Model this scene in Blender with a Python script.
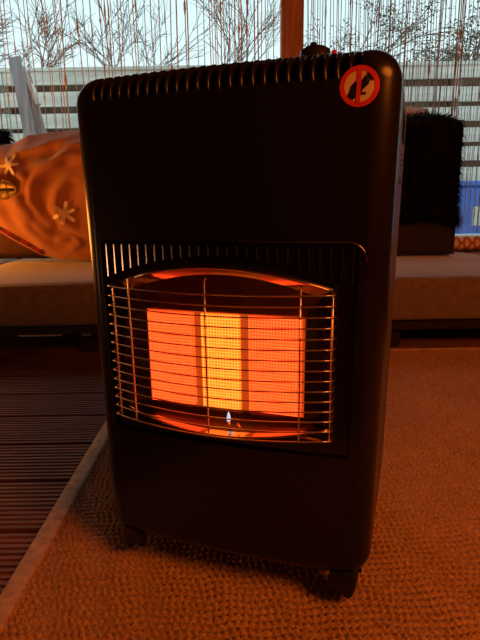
import bpy, bmesh, math, random
from mathutils import Vector, Matrix, noise

for o in list(bpy.data.objects):
    bpy.data.objects.remove(o)
scene = bpy.context.scene
COL = scene.collection
R = math.radians

# ---------------------------------------------------------------- camera
cam_d = bpy.data.cameras.new('camera')
cam = bpy.data.objects.new('camera', cam_d)
COL.objects.link(cam)
cam_d.sensor_fit = 'VERTICAL'
cam_d.sensor_height = 36.0
cam_d.lens = 504.0 / 640.0 * 36.0
cam_d.clip_start = 0.02
cam.matrix_world = (Matrix.Translation((0, 0, 0.578)) @ Matrix.Rotation(R(90 - 13.16), 4, 'X')
                    @ Matrix.Rotation(R(-0.9), 4, 'Z'))
scene.camera = cam

# ---------------------------------------------------------------- world / sky
w = bpy.data.worlds.new('sky'); scene.world = w; w.use_nodes = True
nt = w.node_tree
bg = nt.nodes['Background']
tc = nt.nodes.new('ShaderNodeTexCoord'); sp = nt.nodes.new('ShaderNodeSeparateXYZ')
rp = nt.nodes.new('ShaderNodeValToRGB')
nt.links.new(tc.outputs['Generated'], sp.inputs[0])
nt.links.new(sp.outputs['Z'], rp.inputs[0]); nt.links.new(rp.outputs[0], bg.inputs[0])
rp.color_ramp.elements[0].position = 0.0; rp.color_ramp.elements[0].color = (0.80, 0.95, 0.95, 1)
rp.color_ramp.elements[1].position = 0.6; rp.color_ramp.elements[1].color = (0.55, 0.85, 0.92, 1)
bg.inputs[1].default_value = 1.15

# ---------------------------------------------------------------- lamps of the room
def point(name, loc, col, watt, rad):
    d = bpy.data.lights.new(name, 'POINT'); d.color = col; d.energy = watt; d.shadow_soft_size = rad
    o = bpy.data.objects.new(name, d); o.location = loc; COL.objects.link(o); return o
# warm terrace lamp, high on the right behind the camera
point('ceiling_lamp_light', (1.25, -0.40, 1.55), (1.0, 0.205, 0.022), 100, 0.42)
# warm lamp standing on the left end of the sofa seat
point('side_lamp_light', (-1.64, 2.08, 0.44), (1.0, 0.31, 0.045), 28, 0.13)
# small lantern on the deck at the left
point('lantern_light', (-1.70, 0.55, 0.30), (1.0, 0.46, 0.19), 3.6, 0.10)

# ---------------------------------------------------------------- exposure
vs = scene.view_settings
vs.view_transform = 'Standard'; vs.look = 'None'; vs.exposure = 0.0; vs.gamma = 1.0
vs.use_curve_mapping = False

# ---------------------------------------------------------------- materials
def mat(name, col, rough=0.6, metal=0.0, spec=0.5, noise_scale=None, noise_amt=0.25, bump=0.0,
        bump_scale=None, emit=None, emit_s=0.0, stretch=None, col2=None, coat=0.0, sheen=0.0):
    m = bpy.data.materials.new(name); m.use_nodes = True
    n = m.node_tree.nodes; l = m.node_tree.links
    b = n['Principled BSDF']
    b.inputs['Base Color'].default_value = (*col, 1)
    b.inputs['Roughness'].default_value = rough
    b.inputs['Metallic'].default_value = metal
    b.inputs['Specular IOR Level'].default_value = spec
    b.inputs['Coat Weight'].default_value = coat
    b.inputs['Sheen Weight'].default_value = sheen
    if emit:
        b.inputs['Emission Color'].default_value = (*emit, 1)
        b.inputs['Emission Strength'].default_value = emit_s
    if noise_scale:
        t = n.new('ShaderNodeTexCoord'); mp = n.new('ShaderNodeMapping')
        if stretch: mp.inputs['Scale'].default_value = stretch
        nz = n.new('ShaderNodeTexNoise'); nz.inputs['Scale'].default_value = noise_scale
        nz.inputs['Detail'].default_value = 6
        cr = n.new('ShaderNodeValToRGB')
        c2 = col2 or tuple(c * (1 - noise_amt) for c in col)
        c1 = col if col2 else tuple(min(1, c * (1 + noise_amt)) for c in col)
        cr.color_ramp.elements[0].color = (*c2, 1); cr.color_ramp.elements[1].color = (*c1, 1)
        cr.color_ramp.elements[0].position = 0.35; cr.color_ramp.elements[1].position = 0.65
        l.new(t.outputs['Object'], mp.inputs[0]); l.new(mp.outputs[0], nz.inputs[0])
        l.new(nz.outputs[0], cr.inputs[0]); l.new(cr.outputs[0], b.inputs['Base Color'])
        if bump:
            nb = nz
            if bump_scale:
                nb = n.new('ShaderNodeTexNoise'); nb.inputs['Scale'].default_value = bump_scale
                nb.inputs['Detail'].default_value = 4
                l.new(mp.outputs[0], nb.inputs[0])
            bp = n.new('ShaderNodeBump'); bp.inputs['Strength'].default_value = bump
            bp.inputs['Distance'].default_value = 0.01
            l.new(nb.outputs[0], bp.inputs['Height']); l.new(bp.outputs[0], b.inputs['Normal'])
    return m

M = {}
M['paint'] = mat('charcoal_enamel', (0.008, 0.0065, 0.006), 0.26, 0, 0.45, 260, 0.1, 0.015)
M['side'] = mat('brown_grey_enamel', (0.075, 0.060, 0.052), 0.5, 0, 0.4, 260, 0.1, 0.04)
M['gloss'] = mat('black_gloss', (0.006, 0.005, 0.005), 0.16, 0, 0.5, 40, 0.1)
M['hole'] = mat('hole_shade', (0.003, 0.003, 0.003), 0.9, 0, 0.1, 40, 0.1)  # black stands for the shade inside the vent slots and side grip
M['fin'] = mat('louvre_steel', (0.30, 0.28, 0.27), 0.17, 1.0, 0.5, 60, 0.1)
M['rubber'] = mat('black_rubber', (0.006, 0.005, 0.005), 0.7, 0, 0.3, 80, 0.1)
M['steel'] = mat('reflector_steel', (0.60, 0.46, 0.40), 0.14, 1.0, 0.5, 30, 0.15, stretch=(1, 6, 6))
M['steel_dim'] = mat('reflector_steel_dim', (0.085, 0.050, 0.040), 0.28, 1.0, 0.5, 30, 0.2)  # heat-discoloured steel, made darker still to imitate dim reflections in the bowl
M['wire'] = mat('chromed_wire', (0.72, 0.66, 0.62), 0.28, 1.0, 0.5, 90, 0.08)
M['brass'] = mat('brass_tube', (0.75, 0.42, 0.16), 0.3, 1.0, 0.5, 60, 0.1)
M['plastic'] = mat('black_plastic', (0.012, 0.010, 0.010), 0.35, 0, 0.5, 80, 0.1)
M['red'] = mat('sign_red', (0.75, 0.045, 0.02), 0.45, 0, 0.4, 90, 0.05)
M['signfill'] = mat('sign_cream', (0.82, 0.74, 0.55), 0.45, 0, 0.4, 90, 0.04)
M['ink'] = mat('sign_black', (0.008, 0.007, 0.007), 0.5, 0, 0.3, 90, 0.05)
M['grey'] = mat('grey_print', (0.02, 0.018, 0.016), 0.6, 0, 0.3, 90, 0.05)
M['deck'] = mat('stained_decking', (0.14, 0.048, 0.027), 0.55, 0, 0.4, 14, 0.4, 0.25, 60, stretch=(0.25, 4, 1))
M['binding'] = mat('tan_binding', (0.50, 0.36, 0.25), 0.8, 0, 0.2, 60, 0.18, 0.3, 400)
M['sofa'] = mat('brown_woven_fabric', (0.19, 0.14, 0.12), 0.75, 0, 0.3, 30, 0.16, 0.25, 700, sheen=0.55)
M['frame'] = mat('dark_brown_frame', (0.018, 0.011, 0.009), 0.6, 0, 0.3, 40, 0.2)
M['glint'] = mat('glint_metal', (0.7, 0.68, 0.66), 0.35, 1.0, 0.5, 50, 0.1)
M['blanket'] = mat('rust_fleece', (0.50, 0.20, 0.07), 0.85, 0, 0.2, 6, 0.12, 0.25, 350, sheen=0.5)
M['russet'] = mat('russet_fabric', (0.11, 0.045, 0.022), 0.85, 0, 0.2, 30, 0.15)
M['star'] = mat('cream_print', (0.95, 0.80, 0.50), 0.8, 0, 0.2, 90, 0.05)
M['hem'] = mat('red_print', (0.30, 0.03, 0.015), 0.8, 0, 0.2, 48, 0.5, col2=(0.03, 0.012, 0.01))
M['fur'] = mat('black_fur', (0.004, 0.0035, 0.0035), 0.75, 0, 0.15, 20, 0.3)
M['tan'] = mat('tan_fabric', (0.62, 0.42, 0.31), 0.85, 0, 0.2, 40, 0.12, 0.2, 500, sheen=0.3)
M['leaf_gold'] = mat('old_gold', (0.46, 0.33, 0.10), 0.45, 0.55, 0.5, 45, 0.3, 0.5, 120)
M['straw'] = mat('straw', (0.40, 0.27, 0.14), 0.8, 0, 0.2, 60, 0.25)
M['post'] = mat('varnished_redwood', (0.46, 0.20, 0.11), 0.5, 0, 0.4, 10, 0.3, 0.15, 40, stretch=(6, 6, 0.4))
M['white'] = mat('white_paint', (0.78, 0.77, 0.74), 0.5, 0, 0.4, 20, 0.04)
M['wall'] = mat('dark_board_wall', (0.10, 0.055, 0.035), 0.8, 0, 0.2, 12, 0.25)
M['string'] = mat('taupe_string', (0.44, 0.39, 0.35), 0.75, 0, 0.3, 30, 0.25)
M['string_lamplit'] = mat('lamplit_taupe_string', (0.80, 0.62, 0.47), 0.75, 0, 0.3, 30, 0.25)  # taupe string paled and warmed, lamp light put into the left curtain's colour
M['fence'] = mat('weathered_fence', (0.70, 0.70, 0.62), 0.8, 0, 0.2, 7, 0.16, 0.15, 40, stretch=(0.4, 3, 3))
M['fence_back'] = mat('fence_rear_board', (0.20, 0.17, 0.13), 0.85, 0, 0.2, 7, 0.3)
M['blue'] = mat('blue_plastic', (0.05, 0.20, 0.80), 0.4, 0, 0.5, 8, 0.12)
M['print'] = mat('pale_print', (0.70, 0.78, 0.70), 0.5, 0, 0.4, 30, 0.15)
M['ground'] = mat('garden_ground', (0.20, 0.21, 0.15), 0.9, 0, 0.2, 5, 0.35, 0.3, 40)
M['bark'] = mat('grey_brown_bark', (0.20, 0.15, 0.12), 0.85, 0, 0.2, 20, 0.3)
M['twig_red'] = mat('reddish_twig', (0.34, 0.20, 0.15), 0.8, 0, 0.2, 20, 0.3)
M['foliage'] = mat('dull_green_leaf', (0.13, 0.16, 0.11), 0.6, 0, 0.3, 6, 0.35)
M['greyboard'] = mat('blue_grey_board', (0.34, 0.37, 0.40), 0.7, 0, 0.3, 9, 0.2, 0.1, 30, stretch=(3, 3, 0.4))

def nodes_mat(name):
    m = bpy.data.materials.new(name); m.use_nodes = True
    return m, m.node_tree.nodes, m.node_tree.links, m.node_tree.nodes['Principled BSDF']

def math_node(n, l, op, a, b=None):
    k = n.new('ShaderNodeMath'); k.operation = op
    for i, v in enumerate((a, b)):
        if v is None: continue
        if isinstance(v, (int, float)): k.inputs[i].default_value = v
        else: l.new(v, k.inputs[i])
    return k.outputs[0]

def plaque_mat(name, hot, cold, strength):
    """glowing ceramic plaque: a fine grid of darker burner holes on incandescent ceramic"""
    m, n, l, b = nodes_mat(name)
    t = n.new('ShaderNodeTexCoord'); s = n.new('ShaderNodeSeparateXYZ')
    l.new(t.outputs['Object'], s.inputs[0])
    k = 2 * math.pi / 0.0043
    cx = math_node(n, l, 'COSINE', math_node(n, l, 'MULTIPLY', s.outputs['X'], k))
    cz = math_node(n, l, 'COSINE', math_node(n, l, 'MULTIPLY', s.outputs['Z'], k))
    g = math_node(n, l, 'MAXIMUM', cx, cz)
    nz = n.new('ShaderNodeTexNoise'); nz.inputs['Scale'].default_value = 110; nz.inputs['Detail'].default_value = 4
    l.new(t.outputs['Object'], nz.inputs[0])
    g2 = math_node(n, l, 'ADD', math_node(n, l, 'MULTIPLY', g, 0.72), math_node(n, l, 'MULTIPLY', nz.outputs[0], 0.60))
    r = n.new('ShaderNodeValToRGB')
    r.color_ramp.elements[0].position = 0.10; r.color_ramp.elements[0].color = (*cold, 1)
    r.color_ramp.elements[1].position = 0.95; r.color_ramp.elements[1].color = (*hot, 1)
    l.new(g2, r.inputs[0]); l.new(r.outputs[0], b.inputs['Emission Color'])
    b.inputs['Emission Strength'].default_value = strength
    b.inputs['Base Color'].default_value = (0.25, 0.16, 0.10, 1); b.inputs['Roughness'].default_value = 0.9
    return m
M['plaque'] = plaque_mat('glowing_plaque', (1.0, 0.068, 0.011), (0.40, 0.012, 0.001), 3.3)
M['plaque_hot'] = plaque_mat('hottest_plaque', (1.0, 0.180, 0.018), (0.60, 0.045, 0.001), 3.3)
M['joint'] = mat('plaque_joint', (0.2, 0.1, 0.06), 0.9, 0, 0.2, 60, 0.2, emit=(0.42, 0.045, 0.004), emit_s=1.0)
M['flame'] = mat('pilot_flame', (0.5, 0.7, 0.9), 0.5, 0, 0.2, 90, 0.1, emit=(0.40, 0.72, 0.95), emit_s=0.9)

# woven sisal rug
def rug_mat():
    m, n, l, b = nodes_mat('woven_sisal')
    t = n.new('ShaderNodeTexCoord')
    mp = n.new('ShaderNodeMapping'); mp.inputs['Scale'].default_value = (1.0, 0.8, 1.0)
    nz = n.new('ShaderNodeTexNoise'); nz.inputs['Scale'].default_value = 260; nz.inputs['Detail'].default_value = 5
    l.new(t.outputs['Object'], mp.inputs[0]); l.new(mp.outputs[0], nz.inputs[0])
    nb = n.new('ShaderNodeTexNoise'); nb.inputs['Scale'].default_value = 4; nb.inputs['Detail'].default_value = 3
    l.new(t.outputs['Object'], nb.inputs[0])
    r = n.new('ShaderNodeValToRGB')
    r.color_ramp.elements[0].position = 0.30; r.color_ramp.elements[0].color = (0.19, 0.10, 0.055, 1)
    r.color_ramp.elements[1].position = 0.72; r.color_ramp.elements[1].color = (0.66, 0.45, 0.29, 1)
    s = math_node(n, l, 'ADD', math_node(n, l, 'MULTIPLY', nz.outputs[0], 0.8), math_node(n, l, 'MULTIPLY', nb.outputs[0], 0.2))
    l.new(s, r.inputs[0]); l.new(r.outputs[0], b.inputs['Base Color'])
    bp = n.new('ShaderNodeBump'); bp.inputs['Strength'].default_value = 0.6; bp.inputs['Distance'].default_value = 0.003
    l.new(nz.outputs[0], bp.inputs['Height']); l.new(bp.outputs[0], b.inputs['Normal'])
    b.inputs['Roughness'].default_value = 0.85; b.inputs['Specular IOR Level'].default_value = 0.2
    return m
M['rug'] = rug_mat()

# cushion print: orange and cream diamonds
def pattern_mat():
    m, n, l, b = nodes_mat('diamond_print')
    t = n.new('ShaderNodeTexCoord'); s = n.new('ShaderNodeSeparateXYZ')
    l.new(t.outputs['Object'], s.inputs[0])
    k = 2 * math.pi / 0.11
    p = math_node(n, l, 'SINE', math_node(n, l, 'MULTIPLY', math_node(n, l, 'ADD', s.outputs['X'], s.outputs['Z']), k))
    q = math_node(n, l, 'SINE', math_node(n, l, 'MULTIPLY', math_node(n, l, 'SUBTRACT', s.outputs['X'], s.outputs['Z']), k))
    v = math_node(n, l, 'ABSOLUTE', math_node(n, l, 'MULTIPLY', p, q))
    c = math_node(n, l, 'COSINE', math_node(n, l, 'MULTIPLY', s.outputs['X'], k * 2))
    g = math_node(n, l, 'MULTIPLY', math_node(n, l, 'ABSOLUTE', c), v)
    r = n.new('ShaderNodeValToRGB'); r.color_ramp.interpolation = 'CONSTANT'
    r.color_ramp.elements[0].color = (0.52, 0.15, 0.05, 1); r.color_ramp.elements[1].position = 0.16
    r.color_ramp.elements[1].color = (0.85, 0.68, 0.38, 1)
    l.new(g, r.inputs[0]); l.new(r.outputs[0], b.inputs['Base Color'])
    b.inputs['Roughness'].default_value = 0.85
    return m
M['pattern'] = pattern_mat()

# ---------------------------------------------------------------- helpers
def obj(name, bm_or_mesh, m, parent=None, smooth=False, loc=None):
    if isinstance(bm_or_mesh, bmesh.types.BMesh):
        bmesh.ops.recalc_face_normals(bm_or_mesh, faces=bm_or_mesh.faces)
        me = bpy.data.meshes.new(name); bm_or_mesh.to_mesh(me); bm_or_mesh.free()
    else:
        me = bm_or_mesh
    if m is not None and not me.materials: me.materials.append(M[m] if isinstance(m, str) else m)
    if smooth:
        me.polygons.foreach_set('use_smooth', [True] * len(me.polygons))
    o = bpy.data.objects.new(name, me); COL.objects.link(o)
    if parent: o.parent = parent
    if loc: o.location = loc
    return o

def tag(o, label=None, cat=None, group=None, kind=None):
    if label: o['label'] = label
    if cat: o['category'] = cat
    if group: o['group'] = group
    if kind: o['kind'] = kind
    return o

def empty(name, loc=(0, 0, 0), rz=0.0):
    o = bpy.data.objects.new(name, None); COL.objects.link(o)
    o.location = loc; o.rotation_euler = (0, 0, rz); o.empty_display_size = 0.1
    return o

def box(bm, x0, x1, y0, y1, z0, z1, bev=0.0, seg=2):
    r = bmesh.ops.create_cube(bm, size=1.0)
    vs_ = r['verts']
    for v in vs_:
        v.co = Vector(((x0 + x1) / 2 + v.co.x * (x1 - x0), (y0 + y1) / 2 + v.co.y * (y1 - y0), (z0 + z1) / 2 + v.co.z * (z1 - z0)))
    if bev:
        es = set(e for v in vs_ for e in v.link_edges)
        bmesh.ops.bevel(bm, geom=list(es), offset=bev, segments=seg, affect='EDGES', profile=0.5)
    return bm

def mk_box(name, m, parent, *a, **k):
    sm = k.pop('smooth', False)
    return obj(name, box(bmesh.new(), *a, **k), m, parent, sm)

def tube(bm, pts, rad, n=6, cap=True):
    """tube along points; rad is a number or a list"""
    pts = [Vector(p) for p in pts]
    rings = []
    up = Vector((0, 0, 1))
    for i, p in enumerate(pts):
        d = (pts[min(i + 1, len(pts) - 1)] - pts[max(i - 1, 0)])
        if d.length < 1e-9: d = Vector((0, 0, 1))
        d.normalize()
        u = d.cross(up if abs(d.z) < 0.95 else Vector((1, 0, 0))).normalized()
        v = d.cross(u).normalized()
        r = rad[i] if isinstance(rad, (list, tuple)) else rad
        rings.append([bm.verts.new(p + (u * math.cos(2 * math.pi * k / n) + v * math.sin(2 * math.pi * k / n)) * r) for k in range(n)])
    for a, b in zip(rings, rings[1:]):
        for k in range(n):
            bm.faces.new((a[k], a[(k + 1) % n], b[(k + 1) % n], b[k]))
    if cap and n > 2:
        bm.faces.new(rings[0]); bm.faces.new(rings[-1][::-1])
    return bm

def lathe(bm, prof, n=20, axis='Z', c=(0, 0, 0)):
    """prof: list of (radius, height)"""
    rings = []
    for r, h in prof:
        ring = []
        for k in range(n):
            a = 2 * math.pi * k / n
            x, y = r * math.cos(a), r * math.sin(a)
            p = {'Z': (x, y, h), 'X': (h, x, y), 'Y': (x, h, y)}[axis]
            ring.append(bm.verts.new(Vector(p) + Vector(c)))
        rings.append(ring)
    for a, b in zip(rings, rings[1:]):
        for k in range(n):
            bm.faces.new((a[k], a[(k + 1) % n], b[(k + 1) % n], b[k]))
    bm.faces.new(rings[0]); bm.faces.new(rings[-1][::-1])
    return bm

def grid_mesh(name, nu, nv, fn):
    me = bpy.data.meshes.new(name)
    vs_ = [fn(i / (nu - 1), j / (nv - 1)) for j in range(nv) for i in range(nu)]
    fs = [(j * nu + i, j * nu + i + 1, (j + 1) * nu + i + 1, (j + 1) * nu + i) for j in range(nv - 1) for i in range(nu - 1)]
    me.from_pydata(vs_, [], fs); me.update()
    return me

# ================================================================ SETTING
# deck floor: grooved boards running left to right on a dark base
base = mk_box('floor', 'frame', None, -2.2, 2.2, -2.0, 3.05, -0.12, -0.025)
tag(base, 'dark stained timber decking under the sofa and rug', kind='structure')
PB = 0.1715
def board_mesh():
    bm = bmesh.new(); n = 11; wd = PB - 0.009
    prof = [(-wd / 2, -0.024), (-wd / 2, -0.003)]
    for k in range(n):
        c = -wd / 2 + (k + 0.5) * wd / n; h = wd / n
        prof += [(c - h * 0.36, 0.0), (c + h * 0.20, 0.0)]
        if k < n - 1: prof += [(c + h * 0.30, -0.0035), (c + h * 0.54, -0.0035)]
    prof += [(wd / 2, -0.003), (wd / 2, -0.024)]
    a = [bm.verts.new((-2.2, y, z)) for y, z in prof]; b = [bm.verts.new((2.2, y, z)) for y, z in prof]
    for k in range(len(prof)):
        q = (k + 1) % len(prof)
        bm.faces.new((a[k], a[q], b[q], b[k]))
    bm.faces.new(a); bm.faces.new(b[::-1])
    bmesh.ops.recalc_face_normals(bm, faces=bm.faces)
    me = bpy.data.meshes.new('plank'); bm.to_mesh(me); bm.free(); return me
bmsh = board_mesh()
y = 1.840 + PB * 7 - PB / 2
while y > -1.9:
    obj('plank', bmsh, 'deck', base, loc=(0, y, 0)); y -= PB

wl = mk_box('wall_left', 'wall', None, -2.3, -2.2, -2.0, 3.05, -0.12, 2.2); tag(wl, kind='structure')
wr = mk_box('wall_right', 'wall', None, 2.2, 2.3, -2.0, 3.05, -0.12, 2.2); tag(wr, kind='structure')
wn = mk_box('wall_near', 'wall', None, -2.3, 2.3, -2.1, -2.0, -0.12, 2.2); tag(wn, kind='structure')
ce = mk_box('ceiling', 'wall', None, -2.3, 2.3, -2.1, 3.05, 2.2, 2.3); tag(ce, kind='structure')
wb = mk_box('wall_back', 'wall', None, -2.2, 2.2, 2.95, 3.05, -0.12, 0.345); tag(wb, kind='structure')
hd = mk_box('trim_1', 'post', None, -2.2, 2.2, 2.95, 3.05, 2.0, 2.2); tag(hd, kind='structure')
sl = mk_box('trim_2', 'white', None, -2.2, 2.2, 2.925, 3.07, 0.345, 0.372, bev=0.004); tag(sl, kind='structure')
tag(sl, 'white painted sill along the open terrace side')
po = empty('trim_3', (0.303, 2.985, 0)); tag(po, 'reddish brown timber post between the two string curtains', kind='structure')
mk_box('post_core', 'post', po, -0.060, 0.060, -0.03, 0.05, 0.372, 2.0, bev=0.004)
mk_box('post_bead', 'post', po, -0.034, 0.012, -0.042, -0.03, 0.372, 2.0, bev=0.004)
gr = mk_box('ground', 'ground', None, -14, 14, 3.10, 30, -0.3, -0.15); tag(gr, 'bare garden ground beyond the terrace', kind='structure')

# ================================================================ HEATER
HX, HY, YAW = -0.0250, 0.6685, R(18.8)
heater = empty('gas_heater', (HX, HY, 0), -YAW)
tag(heater, 'black portable cabinet gas heater with glowing burner, standing on the rug', 'gas heater')

ZB, ZT = 0.047, 0.737
DEPTH = 0.33
def halfw(z): return 0.2090 + (0.2190 - 0.2090) * (z - ZB) / (ZT - ZB)
def bulge(a): return -0.012 * (1 - min(1, (a / 0.2) ** 2))
RS, RT, RB = 0.031, 0.035, 0.020
RC_T, RC_B = 0.036, 0.033

# outline of the cabinet front (a, z, normal), counter-clockwise from the lower left, with vent slots on the top run
N_SLOT = 25
SLOT_A0, SLOT_A1 = -0.178, 0.176
def outline():
    pts = []
    def corner(cx_s, cz, rc, a0, a1, steps=7):
        for k in range(steps + 1):
            t = a0 + (a1 - a0) * k / steps
            nx, nz = math.cos(t), math.sin(t)
            z = cz + rc * nz
            a = cx_s * (halfw(z) - rc) + rc * nx
            pts.append((a, z, nx, nz, 'n'))
    # bottom run left to right
    hb = halfw(ZB) - RC_B
    for k in range(17):
        a = -hb + 2 * hb * k / 16
        if 0 < k < 16: pts.append((a, ZB, 0, -1, 'n'))
    corner(1, ZB + RC_B, RC_B, -math.pi / 2, 0)
    for k in range(1, 16):
        z = ZB + RC_B + (ZT - RC_T - ZB - RC_B) * k / 16
        pts.append((halfw(z), z, 1, 0, 'n'))
    corner(1, ZT - RC_T, RC_T, 0, math.pi / 2)
    pitch = (SLOT_A1 - SLOT_A0) / N_SLOT
    for k in range(N_SLOT - 1, -1, -1):
        a1 = SLOT_A0 + pitch * (k + 0.76); a0 = SLOT_A0 + pitch * (k + 0.24)
        pts.append((a1 + 0.0022, ZT, 0, 1, 'n')); pts.append((a1 + 0.0006, ZT, 0, 1, 'm')); pts.append((a1, ZT, 0, 1, 's'))
        pts.append((a0, ZT, 0, 1, 's')); pts.append((a0 - 0.0006, ZT, 0, 1, 'm')); pts.append((a0 - 0.0022, ZT, 0, 1, 'n'))
    corner(-1, ZT - RC_T, RC_T, math.pi / 2, math.pi)
    for k in range(1, 16):
        z = ZT - RC_T + (ZB + RC_B - ZT + RC_T) * k / 16
        pts.append((-halfw(z), z, -1, 0, 'n'))
    corner(-1, ZB + RC_B, RC_B, math.pi, 1.5 * math.pi)
    return pts
OUT = outline()
def rad_at(nx, nz):
    return nx * nx * RS + nz * nz * (RT if nz > 0 else RB)

# window hole (rounded rectangle) that carries the black fascia
PX, PZ0, PZ1, PR = 0.189, 0.232, 0.519, 0.022
def on_hole(a, z):
    """point on the fascia outline in the direction of (a, z) from its centre"""
    cz = (PZ0 + PZ1) / 2; hx, hz = PX, (PZ1 - PZ0) / 2
    dx, dz = a, z - cz
    s = min(hx / max(1e-9, abs(dx)), hz / max(1e-9, abs(dz)))
    x, zz = dx * s, dz * s
    ex, ez = hx - PR, hz - PR
    if abs(x) > ex and abs(zz) > ez:
        d = math.hypot(dx, dz); ux, uz = dx / d, dz / d
        cx, c2 = math.copysign(ex, dx), math.copysign(ez, dz)
        b = ux * cx + uz * c2; c = cx * cx + c2 * c2 - PR * PR
        t = b + math.sqrt(max(0, b * b - c)); x, zz = ux * t, uz * t
    return x, zz + cz

bm = bmesh.new()
def ring(fn): return [bm.verts.new(fn(p)) for p in OUT]
PHI = [0, 12, 24, 38, 52, 66, 80, 90]
def map_hole(p):
    # map outline parameter to hole by matching normalised position
    z = (p[1] - ZB) / (ZT - ZB) * (PZ1 - PZ0) + PZ0
    a = p[0] / halfw(p[1]) * PX
    return on_hole(a, z)
def f_hole(depth):
    def f(p):
        a, z = map_hole(p); return (a, bulge(a) + depth, z)
    return f
def f_fil(phi):
    def f(p):
        r = rad_at(p[2], p[3]); t = R(phi)
        d = r * (1 - math.sin(t)); a, z = p[0] - p[2] * d, p[1] - p[3] * d
        b = bulge(a) + r * (1 - math.cos(t))
        if p[4] == 'm' and 8 < phi < 85:
            dd = 0.0018; ns = math.sin(t); b += dd * math.cos(t); z -= dd * ns
        if p[4] == 's' and 8 < phi < 85:
            dd = {12: 0.009, 80: 0.006}.get(phi, 0.016); ns = math.sin(t); b += dd * math.cos(t); z -= dd * ns
        return (a, b, z)
    return f
rings = [ring(f_hole(0.010)), ring(f_hole(0.0015)), ring(f_hole(0.0))]
# intermediate ring across the front
def f_mid(p):
    h = map_hole(p); r = rad_at(p[2], p[3]); a2, z2 = p[0] - p[2] * r, p[1] - p[3] * r
    a, z = (h[0] + a2) / 2, (h[1] + z2) / 2
    return (a, bulge(a), z)
rings.append(ring(f_mid))
def f_pre(p):
    r = rad_at(p[2], p[3]) + 0.004; a, z = p[0] - p[2] * r, p[1] - p[3] * r
    return (a, bulge(a), z)
rings.append(ring(f_pre))
for ph in PHI: rings.append(ring(f_fil(ph)))
def f_back(bb):
    def f(p):
        z = p[1]
        return (p[0], bb, z)
    return f
for bb in (0.045, 0.0575, 0.058, 0.068): rings.append(ring(f_back(bb)))
for i, (A, B) in enumerate(zip(rings, rings[1:])):
    n = len(A)
    for k in range(n):
        f = bm.faces.new((A[k], A[(k + 1) % n], B[(k + 1) % n], B[k]))
        if OUT[k][4] == 's' and OUT[(k + 1) % n][4] == 's' and 5 <= i <= 11: f.material_index = 1
shell = obj('front_cover', bm, 'paint', heater, smooth=True)
shell.data.materials.append(M['hole'])
md = shell.modifiers.new('edges', 'EDGE_SPLIT'); md.split_angle = R(62)

# rear cabinet
bm = bmesh.new()
def rear_ring(bb, ins):
    return [bm.verts.new((p[0] - p[2] * ins, bb, p[1] - p[3] * ins)) for p in OUT if p[4] == 'n']
rr = [rear_ring(0.0655, 0.004), rear_ring(0.0695, 0.004), rear_ring(0.0695, 0.0), rear_ring(0.15, 0.0), rear_ring(DEPTH - 0.012, 0.0), rear_ring(DEPTH, 0.012)]
for A, B in zip(rr, rr[1:]):
    n = len(A)
    for k in range(n): bm.faces.new((A[k], A[(k + 1) % n], B[(k + 1) % n], B[k]))
bm.faces.new(rr[0]); bm.faces.new(rr[-1])
rear = obj('rear_cabinet', bm, 'side', heater, smooth=True)
md = rear.modifiers.new('edges', 'EDGE_SPLIT'); md.split_angle = R(35)
# carrying-grip recess and small maker's plate on the right side
zg = 0.675
bm = box(bmesh.new(), halfw(zg) - 0.006, halfw(zg) + 0.0012, 0.135, 0.235, 0.648, 0.690, bev=0.004)
obj('grip_recess', bm, 'hole', rear)
bm = box(bmesh.new(), halfw(0.6) - 0.002, halfw(0.6) + 0.0012, 0.165, 0.205, 0.590, 0.602)
obj('side_badge', bm, 'grey', rear)
for k in range(4):
    zz = 0.608 + k * 0.0075
    bm = box(bmesh.new(), halfw(zz) - 0.002, halfw(zz) + 0.0010, 0.170, 0.176 + 0.012 * ((k * 7) % 3 + 1), zz, zz + 0.0035)
    obj('side_lettering', bm, 'grey', rear)

# --- fascia: black gloss plate with a barrel-shaped opening
OW = 0.151
def top_z(a): return 0.4595 + 0.030 * (1 - (a / OW) ** 2)
def bot_z(a): return 0.2735 - 0.0135 * (1 - (a / OW) ** 2)
def rim_b(a): return -0.008 - 0.034 * (1 - (a / OW) ** 2)
def barrel(n=28, m=8):
    """closed loop of (a, z) from the lower left, counter-clockwise"""
    L = [(-OW + 2 * OW * k / n, None, 'b') for k in range(n)]
    pts = [(a, bot_z(a)) for a, _, _ in L]
    pts += [(OW, bot_z(OW) + (top_z(OW) - bot_z(OW)) * k / m) for k in range(m)]
    pts += [(OW - 2 * OW * k / n, top_z(OW - 2 * OW * k / n)) for k in range(n)]
    pts += [(-OW, top_z(OW) + (bot_z(OW) - top_z(OW)) * k / m) for k in range(m)]
    return pts
BAR = barrel()
FD = 0.006   # fascia depth behind the cover
bm = bmesh.new()
def fascia_pt(a, z, extra=0.0): return (a, bulge(a) + FD + extra, z)
inner = [bm.verts.new(fascia_pt(a, z)) for a, z in BAR]
mid, outer = [], []
cz = (PZ0 + PZ1) / 2
for a, z in BAR:
    zz = (z - cz) / 0.110 * 0.1435 + cz
    h = on_hole(a / OW * PX, zz)
    mid.append(bm.verts.new(fascia_pt((a + h[0]) / 2, (z + h[1]) / 2)))
    outer.append(bm.verts.new(fascia_pt(h[0], h[1])))
for A, B in ((inner, mid), (mid, outer)):
    n = len(A)
    for k in range(n): bm.faces.new((A[k], A[(k + 1) % n], B[(k + 1) % n], B[k]))
fascia = obj('fascia', bm, 'gloss', heater, smooth=True)
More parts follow.
